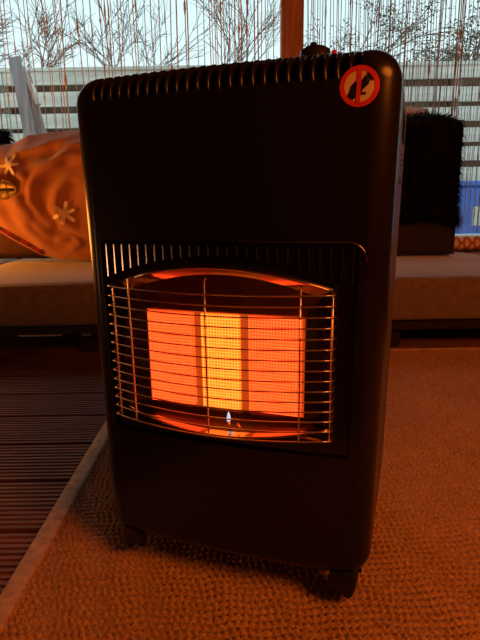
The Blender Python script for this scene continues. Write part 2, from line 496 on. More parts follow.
# raised bright bead along the top and right of the fascia
bm = bmesh.new()
pts = []
for k in range(60):
    t = k / 59
    if t < 0.75:
        a = 0.03 + (PX - PR - 0.03) * t / 0.75; z = PZ1
    else:
        an = R(90 - 90 * (t - 0.75) / 0.25); a = PX - PR + PR * math.cos(an); z = PZ1 - PR + PR * math.sin(an)
    pts.append((a, bulge(a) - 0.0004, z))
tube(bm, pts, 0.0011, 6)
obj('edge_bead', bm, 'fin', fascia, smooth=True)
# louvre fins between the top of the fascia and the arch
NF = 27
for k in range(NF):
    a = -0.1735 + 0.347 * k / (NF - 1)
    z0 = (0.4595 + 0.030 * (1 - (a / 0.166) ** 2) + 0.010); z1 = PZ1 - 0.006
    if z1 - z0 < 0.004: continue
    bm = bmesh.new()
    b0 = bulge(a) + FD
    P = [(a - 0.0011, b0 + 0.001), (a - 0.0011, b0 - 0.0032), (a + 0.0011, b0 - 0.0038), (a + 0.0011, b0 + 0.001)]
    lo, hi = [bm.verts.new((x, y_, z0)) for x, y_ in P], [bm.verts.new((x, y_, z1)) for x, y_ in P]
    for q in range(4): bm.faces.new((lo[q], lo[(q + 1) % 4], hi[(q + 1) % 4], hi[q]))
    bm.faces.new(lo); bm.faces.new(hi[::-1])
    obj('louvre_fin', bm, 'fin', fascia)

# --- reflector bowl: from the burner rectangle out to the bowed rim
BX0, BX1, BZ0, BZ1, BB = -0.115, 0.110, 0.2825, 0.419, 0.006
bm = bmesh.new()
def loft(rows):
    V = [[bm.verts.new(p) for p in r] for r in rows]
    for A, B in zip(V, V[1:]):
        for k in range(len(A) - 1): bm.faces.new((A[k], A[k + 1], B[k + 1], B[k]))
NN = 28
def row_top(s):
    r = []
    for k in range(NN + 1):
        t = k / NN; a = -OW + 2 * OW * t; a0 = BX0 - 0.004 + (BX1 - BX0 + 0.008) * t
        P0 = Vector((a0, BB, BZ1 + 0.002)); P1 = Vector((a * 0.35 + a0 * 0.65, BB - 0.010, BZ1 + 0.7 * (top_z(a) - 0.009 - BZ1)))
        P2 = Vector((a, rim_b(a), top_z(a)))
        P1b = Vector((a * 0.6 + a0 * 0.4, BB - 0.016, BZ1 + 0.88 * (top_z(a) - 0.006 - BZ1)))
        r.append([P0, P1, P1b, P2][s])
    return r
def row_bot(s):
    r = []
    for k in range(NN + 1):
        t = k / NN; a = -OW + 2 * OW * t; a0 = BX0 - 0.004 + (BX1 - BX0 + 0.008) * t
        P0 = Vector((a0, BB, BZ0 - 0.002)); P2 = Vector((a, rim_b(a), bot_z(a)))
        P1 = P0.lerp(P2, 0.45) + Vector((0, 0.006, -0.006))
        r.append([P0, P1, P1.lerp(P2, 0.5) + Vector((0, 0.002, -0.002)), P2][s])
    return r
loft([row_top(s) for s in range(3)])
refl_top = obj('upper_reflector', bm, 'steel_dim', heater, smooth=True)
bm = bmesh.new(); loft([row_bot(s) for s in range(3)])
refl_bot = obj('lower_reflector', bm, 'steel_dim', heater, smooth=True)
bm = bmesh.new(); loft([row_top(2), [a_.lerp(b_, 0.42) + Vector((0, 0, 0.003)) for a_, b_ in zip(row_top(2), row_top(3))], row_top(3)])
obj('upper_flare', bm, 'steel', refl_top, smooth=True)
bm = bmesh.new(); loft([row_bot(2), [a_.lerp(b_, 0.5) + Vector((0, 0, -0.003)) for a_, b_ in zip(row_bot(2), row_bot(3))], row_bot(3)])
obj('lower_flare', bm, 'steel', refl_bot, smooth=True)
for s in (0, 1):
    bm = bmesh.new()
    t = [row_top(q)[0 if s == 0 else -1] for q in range(4)]; b_ = [row_bot(q)[0 if s == 0 else -1] for q in range(4)]
    loft([[b_[q].lerp(t[q], i / 8) for i in range(9)] for q in range(4)])
    obj('side_reflector', bm, 'gloss', heater, smooth=True)
# visor skirts joining the bowed rim to the fascia
for nm, zf, sg in (('upper_visor', top_z, 1), ('lower_visor', bot_z, -1)):
    bm = bmesh.new(); r0, r1, r2 = [], [], []
    for k in range(NN + 1):
        a = -OW + 2 * OW * k / NN; z = zf(a)
        r0.append((a, rim_b(a), z)); r1.append((a, rim_b(a) - 0.0004, z + sg * 0.0016)); r2.append((a, bulge(a) + FD, z + sg * 0.003))
    loft([r0, r1, r2]); obj(nm, bm, 'gloss', heater, smooth=True)
# rolled bright lip of the upper and lower reflector
for nm, zf, sg in (('upper_lip', top_z, 1), ('lower_lip', bot_z, -1)):
    bm = bmesh.new()
    tube(bm, [(a, rim_b(a) + 0.001, zf(a) - sg * 0.0012) for a in [-OW + 2 * OW * k / 40 for k in range(41)]], 0.0017, 8)
    obj(nm, bm, 'steel', refl_top if sg > 0 else refl_bot, smooth=True)

# --- burner: three ceramic plaques with joints between, in a thin steel frame
burner = mk_box('burner_tray', 'joint', heater, BX0 - 0.003, BX1 + 0.003, BB + 0.001, BB + 0.03, BZ0 - 0.002, BZ1 + 0.002)
for x0, x1, m in ((BX0, -0.044, 'plaque'), (-0.0325, 0.0245, 'plaque_hot'), (0.037, BX1, 'plaque')):
    p = mk_box('ceramic_plaque', m, burner, x0, x1, BB - 0.004, BB + 0.002, BZ0, BZ1, bev=0.0012, seg=1)
    p['label'] = 'yellow-hot middle ceramic plaque' if m == 'plaque_hot' else 'orange-hot ceramic plaque'
# pilot flame, its nozzle and the brass thermocouple
pil = obj('pilot_nozzle', lathe(bmesh.new(), [(0.004, 0.250), (0.004, 0.262), (0.0025, 0.264), (0.002, 0.268)], 12, c=(0.013, -0.016, 0.004)), 'brass', heater, True)
obj('pilot_flame', lathe(bmesh.new(), [(0.0010, 0.0), (0.0028, 0.003), (0.0030, 0.006), (0.0019, 0.011), (0.0005, 0.015)], 12, c=(0.013, -0.016, 0.271)), 'flame', pil, True)
bm = bmesh.new(); tube(bm, [(0.030, -0.010, 0.252), (0.029, -0.014, 0.262), (0.026, -0.016, 0.270)], [0.0028, 0.0028, 0.0018], 10)
obj('thermocouple', bm, 'brass', heater, True)
bm = bmesh.new(); tube(bm, [(0.03, -0.008, 0.254), (0.06, -0.012, 0.262), (0.10, -0.010, 0.262), (0.14, -0.006, 0.256)], 0.0022, 8)
obj('gas_tube', bm, 'brass', heater, True)

# --- wire guard: 15 bowed wires on 5 uprights
guard = empty('wire_guard'); guard.parent = heater
GW = 0.156
def gb(a): return -0.030 - 0.030 * (1 - (a / GW) ** 2)
def wire_path():
    pts = [(-GW + 0.001, -0.014, 0), (-GW - 0.001, -0.022, 0)]
    pts += [(a, gb(a), 0) for a in [-GW + 2 * GW * k / 28 for k in range(29)]]
    pts += [(GW + 0.001, -0.022, 0), (GW - 0.001, -0.014, 0)]
    return pts
bm = bmesh.new(); tube(bm, wire_path(), 0.00095, 6)
bmesh.ops.recalc_face_normals(bm, faces=bm.faces)
wm = bpy.data.meshes.new('guard_wire'); bm.to_mesh(wm); bm.free()
for k in range(15):
    obj('guard_wire', wm, 'wire', guard, True, loc=(0, 0, 0.269 + 0.189 * k / 14))
for a, z0, z1, ex in ((-0.147, 0.270, 0.455, 0.0), (-0.117, 0.267, 0.4705, 0.0), (0.0, 0.267, 0.474, 0.0), (0.117, 0.267, 0.466, 0.0), (0.154, 0.268, 0.459, 0.0)):
    bm = bmesh.new(); b = gb(a) + 0.0018
    tube(bm, [(a, b + 0.006, z0 - 0.002), (a, b, z0), (a, b, z1), (a, b + 0.006, z1 + 0.002)], 0.0012, 6)
    obj('guard_upright', bm, 'wire', guard, True)

# --- warning badge
def front_b(a, z):
    b = bulge(a); hw = halfw(z); d = abs(a) - (hw - RS)
    if d > 0:
        d = min(d, RS * 0.98); b += RS - math.sqrt(RS * RS - d * d)
    return b
BA, BZ, BRD = 0.1735, 0.6925, 0.0218
def disc(name, m, r0, r1, off, parent):
    bm = bmesh.new(); n = 40
    rs = [r0 + (r1 - r0) * q / 4 for q in range(5)]
    L = []
    for r in rs:
        if r < 1e-6: r = 1e-4
        L.append([bm.verts.new((BA + r * math.cos(2 * math.pi * k / n), front_b(BA + r * math.cos(2 * math.pi * k / n), BZ) - off, BZ + r * math.sin(2 * math.pi * k / n))) for k in range(n)])
    for A, B in zip(L, L[1:]):
        for k in range(n): bm.faces.new((A[k], A[(k + 1) % n], B[(k + 1) % n], B[k]))
    return obj(name, bm, m, parent)
def decal(name, m, polys, off, parent):
    """polys: lists of (u, v) in units of the badge radius, laid on the cover"""
    bm = bmesh.new()
    for poly in polys:
        vs_ = [bm.verts.new((BA + u * BRD, front_b(BA + u * BRD, BZ) - off, BZ + v * BRD)) for u, v in poly]
        bm.faces.new(vs_)
    return obj(name, bm, m, parent)
badge = disc('warning_badge', 'signfill', 0.0, BRD * 0.82, 0.0006, heater)
badge['label'] = 'round red and cream do-not-touch sticker with black hand'
disc('badge_ring', 'red', BRD * 0.76, BRD, 0.0009, badge)
def bar(x0, y0, x1, y1, wd):
    d = math.hypot(x1 - x0, y1 - y0); nx, ny = -(y1 - y0) / d * wd, (x1 - x0) / d * wd
    return [(x0 + nx, y0 + ny), (x0 - nx, y0 - ny), (x1 - nx, y1 - ny), (x1 + nx, y1 + ny)]
decal('hand_symbol', 'ink', [[(-0.62, -0.46), (-0.34, -0.66), (-0.05, -0.42), (0.12, -0.40), (0.16, -0.05), (0.02, 0.24), (-0.22, 0.26), (-0.44, 0.02), (-0.50, -0.24)],
                             bar(0.02, 0.10, 0.34, 0.50, 0.055), bar(0.06, 0.02, 0.44, 0.42, 0.055), bar(0.10, -0.08, 0.50, 0.30, 0.055),
                             bar(0.10, -0.18, 0.46, 0.16, 0.050), bar(0.00, -0.36, 0.34, -0.34, 0.06)], 0.0010, badge)
decal('grille_symbol', 'ink', [bar(0.36, 0.62, 0.66, 0.26, 0.06)], 0.0010, badge)
decal('badge_bar', 'red', [bar(0.00, 0.80, -0.06, -0.80, 0.11)], 0.0013, badge)

# --- control knob on the top
knob = obj('control_knob', lathe(bmesh.new(), [(0.024, 0.0), (0.024, 0.007), (0.0215, 0.012), (0.0195, 0.022), (0.014, 0.0255)], 28, c=(0.104, 0.098, ZT + 0.002)), 'plastic', heater, True)
bm = box(bmesh.new(), 0.100, 0.108, 0.082, 0.114, ZT + 0.020, ZT + 0.031, bev=0.002); obj('knob_grip', bm, 'plastic', knob)
bm = box(bmesh.new(), 0.1270, 0.1330, 0.086, 0.096, ZT + 0.006, ZT + 0.020, bev=0.001); obj('ignition_button', bm, 'red', heater)
bm = lathe(bmesh.new(), [(0.028, 0.0), (0.028, 0.004), (0.025, 0.006)], 28, c=(0.108, 0.098, ZT - 0.001)); obj('knob_plate', bm, 'plastic', knob, True)

# --- castors
def castor(a, b, rot):
    c = empty('castor', (a, b, 0), rot); c.parent = heater
    for s in (-1, 1):
        bm = lathe(bmesh.new(), [(0.008, -0.0055), (0.020, -0.0055), (0.0235, -0.003), (0.0235, 0.003), (0.020, 0.0055), (0.008, 0.0055)], 22, 'X', (s * 0.0085, 0.008, 0.0335))
        obj('wheel', bm, 'rubber', c, True)
    bm = bmesh.new()
    hood = []
    for k in range(9):
        t = R(-10 + 200 * k / 8); hood.append((0.026 * math.cos(t), 0.0345 + 0.026 * math.sin(t)))
    A = [bm.verts.new((-0.017, 0.008 + y, z)) for y, z in hood]; B = [bm.verts.new((0.017, 0.008 + y, z)) for y, z in hood]
    for k in range(8): bm.faces.new((A[k], A[k + 1], B[k + 1], B[k]))
    obj('hood', bm, 'plastic', c, True)
    obj('stem', lathe(bmesh.new(), [(0.007, 0.058), (0.007, 0.075)], 12), 'plastic', c)
    obj('axle', lathe(bmesh.new(), [(0.004, -0.016), (0.004, 0.016)], 10, 'X', (0, 0.008, 0.0335)), 'plastic', c)
for a, b, rt in ((-0.166, 0.012, 0.5), (0.174, 0.008, -0.2), (-0.165, 0.285, 0.2), (0.172, 0.285, 0.1)): castor(a, b, rt)
mk_box('base_plate', 'plastic', heater, -0.19, 0.19, 0.02, 0.31, ZB + 0.006, ZB + 0.018)

# raise onto the rug pile
RUG_T = 0.010
heater.location.z = RUG_T

# ================================================================ RUG
rug = empty('sisal_rug', (0, 0, 0)); tag(rug, 'reddish brown woven rug with pale tan bound edge under the heater', 'rug')
RX0, RX1, RY0, RY1 = -0.338, 1.75, 0.10, 1.875
def rug_mesh():
    import numpy as np
    st = 0.0026
    xs = np.arange(RX0, 1.30, st); ys = np.arange(RY0, RY1, st)
    X, Y = np.meshgrid(xs, ys)
    wob = 0.0022 * np.sin(X * 41 + 3 * np.sin(Y * 9)) + 0.0016 * np.sin(X * 97 + Y * 31)
    P = 0.0126
    t = (Y + wob) / P
    row = np.floor(t); fr = t - row
    h1 = np.sin(np.pi * fr) ** 0.7
    rng = np.random.RandomState(3)
    off = rng.rand(4000)[(row.astype(int)) % 4000]
    amp = 0.85 + 0.15 * np.sin(row * 12.9 + X * 83)
    L = 0.0108
    u = (X + 0.45 * (fr - 0.5) * P) / L + off * 1.0 + 0.12 * np.sin(X * 61 + row * 2.3)
    fu = u - np.floor(u)
    h2 = np.sin(np.pi * fu) ** 0.8
    Z = -0.0005 + 0.0138 * h1 * (0.35 + 0.65 * h2) * amp
    n, m = X.shape
    co = np.stack([X.ravel(), Y.ravel(), Z.ravel()], 1)
    idx = np.arange(n * m).reshape(n, m)
    q = np.stack([idx[:-1, :-1], idx[:-1, 1:], idx[1:, 1:], idx[1:, :-1]], -1).reshape(-1)
    nf = len(q) // 4
    me = bpy.data.meshes.new('pile')
    me.vertices.add(len(co)); me.vertices.foreach_set('co', co.ravel().astype('f'))
    me.loops.add(len(q)); me.loops.foreach_set('vertex_index', q.astype('i'))
    me.polygons.add(nf); me.polygons.foreach_set('loop_start', np.arange(0, nf * 4, 4, dtype='i'))
    me.polygons.foreach_set('use_smooth', np.ones(nf, dtype=bool))
    me.update(calc_edges=True)
    return me
pile = obj('pile', rug_mesh(), 'rug', rug); pile['kind'] = 'stuff'
mk_box('backing', 'rug', rug, RX0, RX1, RY0, RY1, 0.001, 0.004)
def binding(name, x0, x1, y0, y1):
    return obj(name, box(bmesh.new(), x0, x1, y0, y1, 0.0005, 0.0135, bev=0.005, seg=3), 'binding', rug, True)
binding('binding', RX0 - 0.028, RX0 + 0.004, RY0, RY1 + 0.012)
binding('binding', RX0 - 0.02, RX1, RY1 - 0.002, RY1 + 0.014)

# ================================================================ SOFA
sofa = empty('low_sofa', (0, 1.89, 0)); tag(sofa, 'long low brown fabric sofa with deep seat cushions below the curtains', 'sofa')
mk_box('base_frame', 'frame', sofa, -2.05, 2.05, 0.03, 0.93, 0.075, 0.135, bev=0.008)
for x0, x1 in ((-2.05, -1.225), (-1.22, 0.02), (0.025, 1.265), (1.27, 2.05)):
    def cush(u, v, x0=x0, x1=x1): pass
    bm = box(bmesh.new(), x0, x1, 0.0, 0.95, 0.122, 0.289, bev=0.020, seg=4)
    bmesh.ops.subdivide_edges(bm, edges=[e for e in bm.edges if e.calc_length() > 0.3], cuts=14, use_grid_fill=True)
    for v in bm.verts:
        if v.co.z > 0.25:
            e = min(1, min(v.co.x - x0, x1 - v.co.x, v.co.y, 0.95 - v.co.y) / 0.15)
            v.co.z += 0.014 * max(0, e) + 0.006 * noise.noise(Vector((v.co.x * 5, v.co.y * 7, 1)))
        elif v.co.y < 0.1:
            v.co.y += 0.004 * noise.noise(Vector((v.co.x * 6, v.co.z * 9, 4)))
    c = obj('seat_cushion', bm, 'sofa', sofa, True)
    bm = bmesh.new(); tube(bm, [(x0 + 0.02, 0.005, 0.281), (x1 - 0.02, 0.005, 0.281)], 0.004, 6); obj('piping', bm, 'sofa', c, True)
for x in (-1.9, -0.6, 0.6, 1.9):
    for yy in (0.10, 0.84): mk_box('foot', 'frame', sofa, x - 0.04, x + 0.04, yy - 0.04, yy + 0.04, 0.0, 0.08)
mk_box('daylight_glint', 'glint', sofa, -0.87, -0.70, 0.022, 0.032, 0.078, 0.083)  # bright strips added to imitate daylight glinting through under the sofa
mk_box('daylight_glint', 'glint', sofa, -0.62, -0.585, 0.022, 0.032, 0.078, 0.083)

# cushions standing on the seat against the curtain side
def pillow(name, m, x0, x1, z0, z1, y, th, lean, label, cat, group=None, rz=0.0):
    hw, hh = (x1 - x0) / 2, (z1 - z0) / 2
    bm = bmesh.new()
    n = 14
    def side(s):
        g = []
        for j in range(n + 1):
            row = []
            for i in range(n + 1):
                u, v = -1 + 2 * i / n, -1 + 2 * j / n
                e = max(0, (1 - u ** 4) * (1 - v ** 4)) ** 0.5
                px = u * hw * (1 - 0.05 * v * v); pz = v * hh * (1 - 0.05 * u * u)
                row.append(bm.verts.new((px, s * th / 2 * e, pz)))
            g.append(row)
        for j in range(n):
            for i in range(n): bm.faces.new((g[j][i], g[j][i + 1], g[j + 1][i + 1], g[j + 1][i]))
    side(-1); side(1)
    bmesh.ops.remove_doubles(bm, verts=bm.verts, dist=1e-5)
    o = obj(name, bm, m, None, True)
    o.location = ((x0 + x1) / 2, y, (z0 + z1) / 2); o.rotation_euler = (lean, 0, rz)
    return tag(o, label, cat, group)
pillow('back_cushion', 'tan', 0.66, 1.00, 0.315, 1.050, 2.755, 0.14, R(-4), 'tan back cushion peeping out above the black fur throw', 'cushion')
pillow('patterned_cushion', 'pattern', 1.115, 1.50, 0.30, 0.380, 2.78, 0.12, R(-6), 'orange cushion with cream diamond print below the white sill', 'cushion')
pillow('back_cushion', 'russet', -1.46, -0.53, 0.31, 0.885, 2.64, 0.20, R(-6), 'russet back cushion mostly hidden under the rust star blanket', 'cushion')

# dark backrest block with the black fur throw
bk = empty('backrest_block', (0.895, 2.56, 0.306)); tag(bk, 'dark brown upright back block on the seat under black fur', 'backrest')
mk_box('block_body', 'frame', bk, -0.17, 0.180, -0.045, 0.075, 0.0, 0.62, bev=0.02, seg=3)
mk_box('block_piping', 'frame', bk, -0.168, 0.178, -0.049, -0.043, 0.004, 0.012, bev=0.002)

rnd = random.Random(7)
def hairs(bm, pts_n, length, w, droop=0.5, jit=0.5):
    for p, nrm in pts_n:
        d = (nrm + Vector((rnd.uniform(-jit, jit), rnd.uniform(-jit, jit), rnd.uniform(-jit, jit) - droop))).normalized()
        L = length * rnd.uniform(0.5, 1.15)
        s = d.cross(Vector((rnd.uniform(-1, 1), rnd.uniform(-1, 1), rnd.uniform(-1, 1)))).normalized() * w
        s2 = d.cross(s).normalized() * w
        m1 = p + d * L * 0.55; tip = p + d * L + Vector((0, 0, -0.3 * L * droop))
        a = [bm.verts.new(p - s), bm.verts.new(p + s), bm.verts.new(p + s2)]
        b = [bm.verts.new(m1 - s * .7), bm.verts.new(m1 + s * .7), bm.verts.new(m1 + s2 * .7)]
        t = bm.verts.new(tip)
        for k in range(3):
            q = (k + 1) % 3
            bm.faces.new((a[k], a[q], b[q], b[k])); bm.faces.new((b[k], b[q], t))
def fur_throw(name, cx, cy, zt, zb_f, hw, hd, label, nh, length, skew):
    root = empty(name, (cx, cy, zt)); tag(root, label, 'fur throw')
    # sheet: u across, v from front hem over the top to the back
    H = zt - zb_f
    def surf(u, v):
        x = (-1 + 2 * u) * hw
        edge = 1 - abs(-1 + 2 * u) ** 3 * 0.10
        if v < 0.55:
            t = v / 0.55; z = -H * (1 - t); yy = -hd - 0.01 * math.sin(x * 30); z += (t < 0.1) * 0
            x += skew * (1 - t) * hw
        elif v < 0.75:
            t = (v - 0.55) / 0.2; an = math.pi * t; yy = -hd * math.cos(an); z = 0.03 * math.sin(an)
        else:
            t = (v - 0.75) / 0.25; yy = hd; z = -H * 0.5 * t
        k = noise.noise(Vector((x * 9 + cx, z * 9, v * 2)))
        z2 = z - (1 - edge) * 0.25
        if v < 0.1: z2 += 0.05 * noise.noise(Vector((x * 12, 3, cx)))
        return Vector((x + 0.012 * k, yy - 0.012 * abs(k) * (1 if v < 0.6 else -1), z2))
    me = grid_mesh('hide', 26, 40, lambda u, v: surf(u, v))
    hide = obj('hide', me, 'fur', root, True)
    md = hide.modifiers.new('thick', 'SOLIDIFY'); md.thickness = 0.012; md.offset = 0
    bm = bmesh.new(); L = []
    for k in range(nh):
        u, v = rnd.random(), rnd.random()
        if rnd.random() < 0.35: u = rnd.choice((rnd.uniform(0, 0.05), rnd.uniform(0.95, 1)))
        p = surf(u, v); e = 0.004
        pu, pv = surf(min(1, u + e), v) - surf(max(0, u - e), v), surf(u, min(1, v + e)) - surf(u, max(0, v - e))
        n_ = pu.cross(pv)
        if n_.length < 1e-9: n_ = Vector((0, -1, 0))
        n_.normalize()
        if v < 0.6 and n_.y > 0: n_ = -n_
        if 0.55 < v < 0.75 and n_.z < 0: n_ = -n_
        if v > 0.75 and n_.y < 0: n_ = -n_
        if u < 0.06: n_ = (n_ + Vector((-1.2, 0, 0))).normalized()
        if u > 0.94: n_ = (n_ + Vector((1.2, 0, 0))).normalized()
        L.append((p, n_))
    hairs(bm, L, length, 0.0016, 0.7, 0.55)
    h = obj('fur_pile', bm, 'fur', root); h['kind'] = 'stuff'
    return root
fur_throw('fur_throw', 0.895, 2.575, 0.935, 0.475, 0.142, 0.085, 'long-haired black fur throw draped over the backrest right of the heater', 7000, 0.045, 0.12)
fur_throw('fur_throw', -1.55, 2.78, 0.945, 0.73, 0.34, 0.045, 'dark fur throw edge peeping up behind the rust star blanket', 5000, 0.05, 0.0)

# ================================================================ BLANKET
BLX0, BLX1 = -1.52, -0.50
def hem_z(x):
    K = [(-1.6, 0.58), (-1.3, 0.54), (-1.14, 0.455), (-1.05, 0.40), (-0.96, 0.345), (-0.86, 0.318), (-0.75, 0.315), (-0.4, 0.318)]
    for (a, b), (c, d) in zip(K, K[1:]):
        if a <= x <= c:
            t = (x - a) / (c - a); return b + (d - b) * t
    return 0.302
def crest_z(x):
    K = [(-1.6, 0.74), (-1.3, 0.815), (-1.12, 0.868), (-1.0, 0.910), (-0.9, 0.922), (-0.75, 0.930), (-0.4, 0.925)]
    for (a, b), (c, d) in zip(K, K[1:]):
        if a <= x <= c:
            t = (x - a) / (c - a); t = t * t * (3 - 2 * t); return b + (d - b) * t
    return 0.87
RIDGES = [
    (0.018, 0.020, [(-0.75, 0.905), (-0.90, 0.868), (-0.98, 0.835), (-1.06, 0.820)]),
    (0.020, 0.022, [(-0.70, 0.860), (-0.79, 0.830), (-0.87, 0.775), (-0.96, 0.748), (-1.02, 0.712)]),
    (0.030, 0.024, [(-0.60, 0.830), (-0.70, 0.812), (-0.83, 0.795), (-0.905, 0.740), (-0.945, 0.705), (-0.968, 0.660), (-0.975, 0.606), (-0.938, 0.532), (-0.90, 0.49)]),
    (0.026, 0.026, [(-0.60, 0.74), (-0.70, 0.735), (-0.79, 0.70), (-0.85, 0.64), (-0.865, 0.57), (-0.83, 0.49), (-0.76, 0.452), (-0.66, 0.455)]),
    (0.030, 0.030, [(-1.10, 0.660), (-1.05, 0.592), (-1.00, 0.468), (-0.93, 0.395), (-0.84, 0.355), (-0.72, 0.345), (-0.6, 0.36)]),
    (0.024, 0.026, [(-1.08, 0.780), (-1.00, 0.700), (-1.03, 0.62), (-0.98, 0.52), (-0.90, 0.43), (-0.80, 0.40), (-0.70, 0.405)]),
    (0.022, 0.022, [(-0.55, 0.88), (-0.68, 0.872), (-0.76, 0.862), (-0.84, 0.85)]),
    (0.022, 0.030, [(-1.5, 0.70), (-1.3, 0.66), (-1.2, 0.60), (-1.1, 0.50)]),
    (0.014, 0.012, [(-0.86, 0.415), (-0.80, 0.432), (-0.76, 0.40), (-0.80, 0.375)])]
def folds(x, z):
    f = 0.0
    wx, wz = x + 0.012 * noise.noise(Vector((x * 9, z * 9, 3))), z + 0.012 * noise.noise(Vector((x * 9, z * 9, 7)))
    for h, wd, P in RIDGES:
        best, bt = 9.0, 0.0; n = len(P) - 1
        for q in range(n):
            (ax, az), (bx_, bz_) = P[q], P[q + 1]
            dx, dz = bx_ - ax, bz_ - az
            t = max(0.0, min(1.0, ((wx - ax) * dx + (wz - az) * dz) / (dx * dx + dz * dz)))
            d = (wx - ax - dx * t) ** 2 + (wz - az - dz * t) ** 2
            if d < best: best, bt = d, (q + t) / n
        f += h * math.exp(-best / (wd * wd)) * (0.35 + 0.65 * math.sin(math.pi * min(1, 0.12 + 0.8 * bt)))
    return f + 0.03 * noise.noise(Vector((x * 2.6, z * 2.6, 9))) + 0.006 * noise.noise(Vector((x * 11, z * 11, 2)))
def bl_front(x, z):
    zc = crest_z(x)
    t = max(0, min(1, (z - 0.30) / (zc - 0.30)))
    yb = 2.47 + 0.04 * t + 0.11 * t ** 6 - 0.035 * math.sin(math.pi * t)
    return yb - folds(x, z)
def bl_surf(u, v):
    x = BLX0 + (BLX1 - BLX0) * u
    zh, zc = hem_z(x), crest_z(x)
    if v < 0.8:
        t = v / 0.8; z = zh + (zc - zh) * (1 - (1 - t) ** 1.25)
        return Vector((x, bl_front(x, z), z + 0.006 * noise.noise(Vector((x * 9, z * 3, 5))) * (1 - t)))
    t = (v - 0.8) / 0.2
    return Vector((x, bl_front(x, zc) + 0.16 * t, zc - 0.015 * t - 0.9 * max(0, t - 0.55)))
bl = obj('star_blanket', grid_mesh('star_blanket', 150, 120, bl_surf), 'blanket', None, True)
md = bl.modifiers.new('thick', 'SOLIDIFY'); md.thickness = 0.006; md.offset = 1
tag(bl, 'rust orange blanket with pale stars draped over the sofa back at left', 'blanket')
def star(cx, cz, r, rot, m='star'):
    bm = bmesh.new()
    for k in range(6):
        an = rot + k * math.pi / 3; L = r * (1.0 if k % 2 else 0.88)
        dx, dz = math.cos(an), math.sin(an); px, pz = -dz, dx
        rows = []
        for q in range(9):
            t = q / 8; s = L * t; wd = r * 0.145
            if q == 8: wd *= 0.55
            row = []
            for e in (-1, 0, 1):
                x, z = cx + dx * s + px * wd * e, cz + dz * s + pz * wd * e
                row.append(bm.verts.new((x, bl_front(x, z) - 0.017, z)))
            rows.append(row)
        for A, B in zip(rows, rows[1:]):
            for e in range(2): bm.faces.new((A[e], A[e + 1], B[e + 1], B[e]))
    o = obj('printed_star', bm, m, bl); return o
star(-0.822, 0.538, 0.058, 0.35); star(-1.078, 0.764, 0.055, 0.1); star(-1.32, 0.66, 0.055, 0.7); star(-0.60, 0.70, 0.055, 0.2)
# red patterned hem
bm = bmesh.new(); A = []; 
for k in range(60):
    x = -1.50 + (0.56) * k / 59; zh = hem_z(x)
    A.append([bm.verts.new((x, bl_front(x, zh + d) - 0.009, zh + d)) for d in (0.004, 0.016, 0.030)])
for P, Q in zip(A, A[1:]):
    for e in range(2): bm.faces.new((P[e], P[e + 1], Q[e + 1], Q[e]))
obj('patterned_hem', bm, 'hem', bl)

# gold leaf ornament lying against the blanket
lf = empty('leaf_ornament', (-1.135, bl_front(-1.135, 0.652) - 0.030, 0.652)); tag(lf, 'small beaded gold leaf ornament lying against the rust blanket', 'ornament')
def leaf_half(s):
    bm = bmesh.new(); n, m_ = 22, 8; g = []
    for i in range(n + 1):
        t = i / n; x = -0.10 + 0.20 * t; wd = 0.046 * math.sin(math.pi * (0.04 + 0.92 * t)) ** 0.7
        g.append([bm.verts.new((x, -0.012 * math.sin(math.pi * (0.08 + 0.9 * j / m_)) * (0.6 + 0.4 * math.sin(i * 2.3) ** 2), s * (0.003 + wd * j / m_))) for j in range(m_ + 1)])
    for i in range(n):
        for j in range(m_): bm.faces.new((g[i][j], g[i + 1][j], g[i + 1][j + 1], g[i][j + 1]))
    return bm
for s in (-1, 1):
    o = obj('leaf_blade', leaf_half(s), 'leaf_gold', lf, True)
    md = o.modifiers.new('thick', 'SOLIDIFY'); md.thickness = 0.006
bm = bmesh.new()
for k in range(40):
    an = 2 * math.pi * k / 40; x = 0.10 * math.cos(an); z = 0.047 * math.sin(an)
    r = bmesh.ops.create_icosphere(bm, subdivisions=1, radius=0.0058, matrix=Matrix.Translation((x, -0.006, z)))
obj('bead_edge', bm, 'leaf_gold', lf, True)
bm = bmesh.new(); tube(bm, [(-0.10, -0.002, 0), (0.0, -0.004, 0.001), (0.085, -0.003, 0)], 0.003, 6); obj('midrib', bm, 'frame', lf)

# straw tuft on the deck at the left edge
tf = empty('straw_tuft', (-0.965, 1.80, 0.0)); tag(tf, 'small tan straw tuft on the deck at the far left', 'ornament')
bm = bmesh.new()
for k in range(170):
    an = rnd.uniform(0, 2 * math.pi); el = rnd.uniform(0.0, 1.4)
    d = Vector((math.cos(an) * math.cos(el), math.sin(an) * math.cos(el), math.sin(el)))
    L = rnd.uniform(0.05, 0.088)
    tube(bm, [Vector((0, 0, 0.002)), d * L * 0.6 + Vector((0, 0, 0.004)), d * L + Vector((0, 0, -0.003 if el > .2 else 0.0015))], [0.0016, 0.0014, 0.0006], 3)
for v in bm.verts: v.co.z = max(0.0005, v.co.z)
o = obj('straw', bm, 'straw', tf); o['kind'] = 'stuff'
mk_box('tie_band', 'straw', tf, -0.012, 0.012, -0.012, 0.012, 0.0, 0.02, bev=0.005)

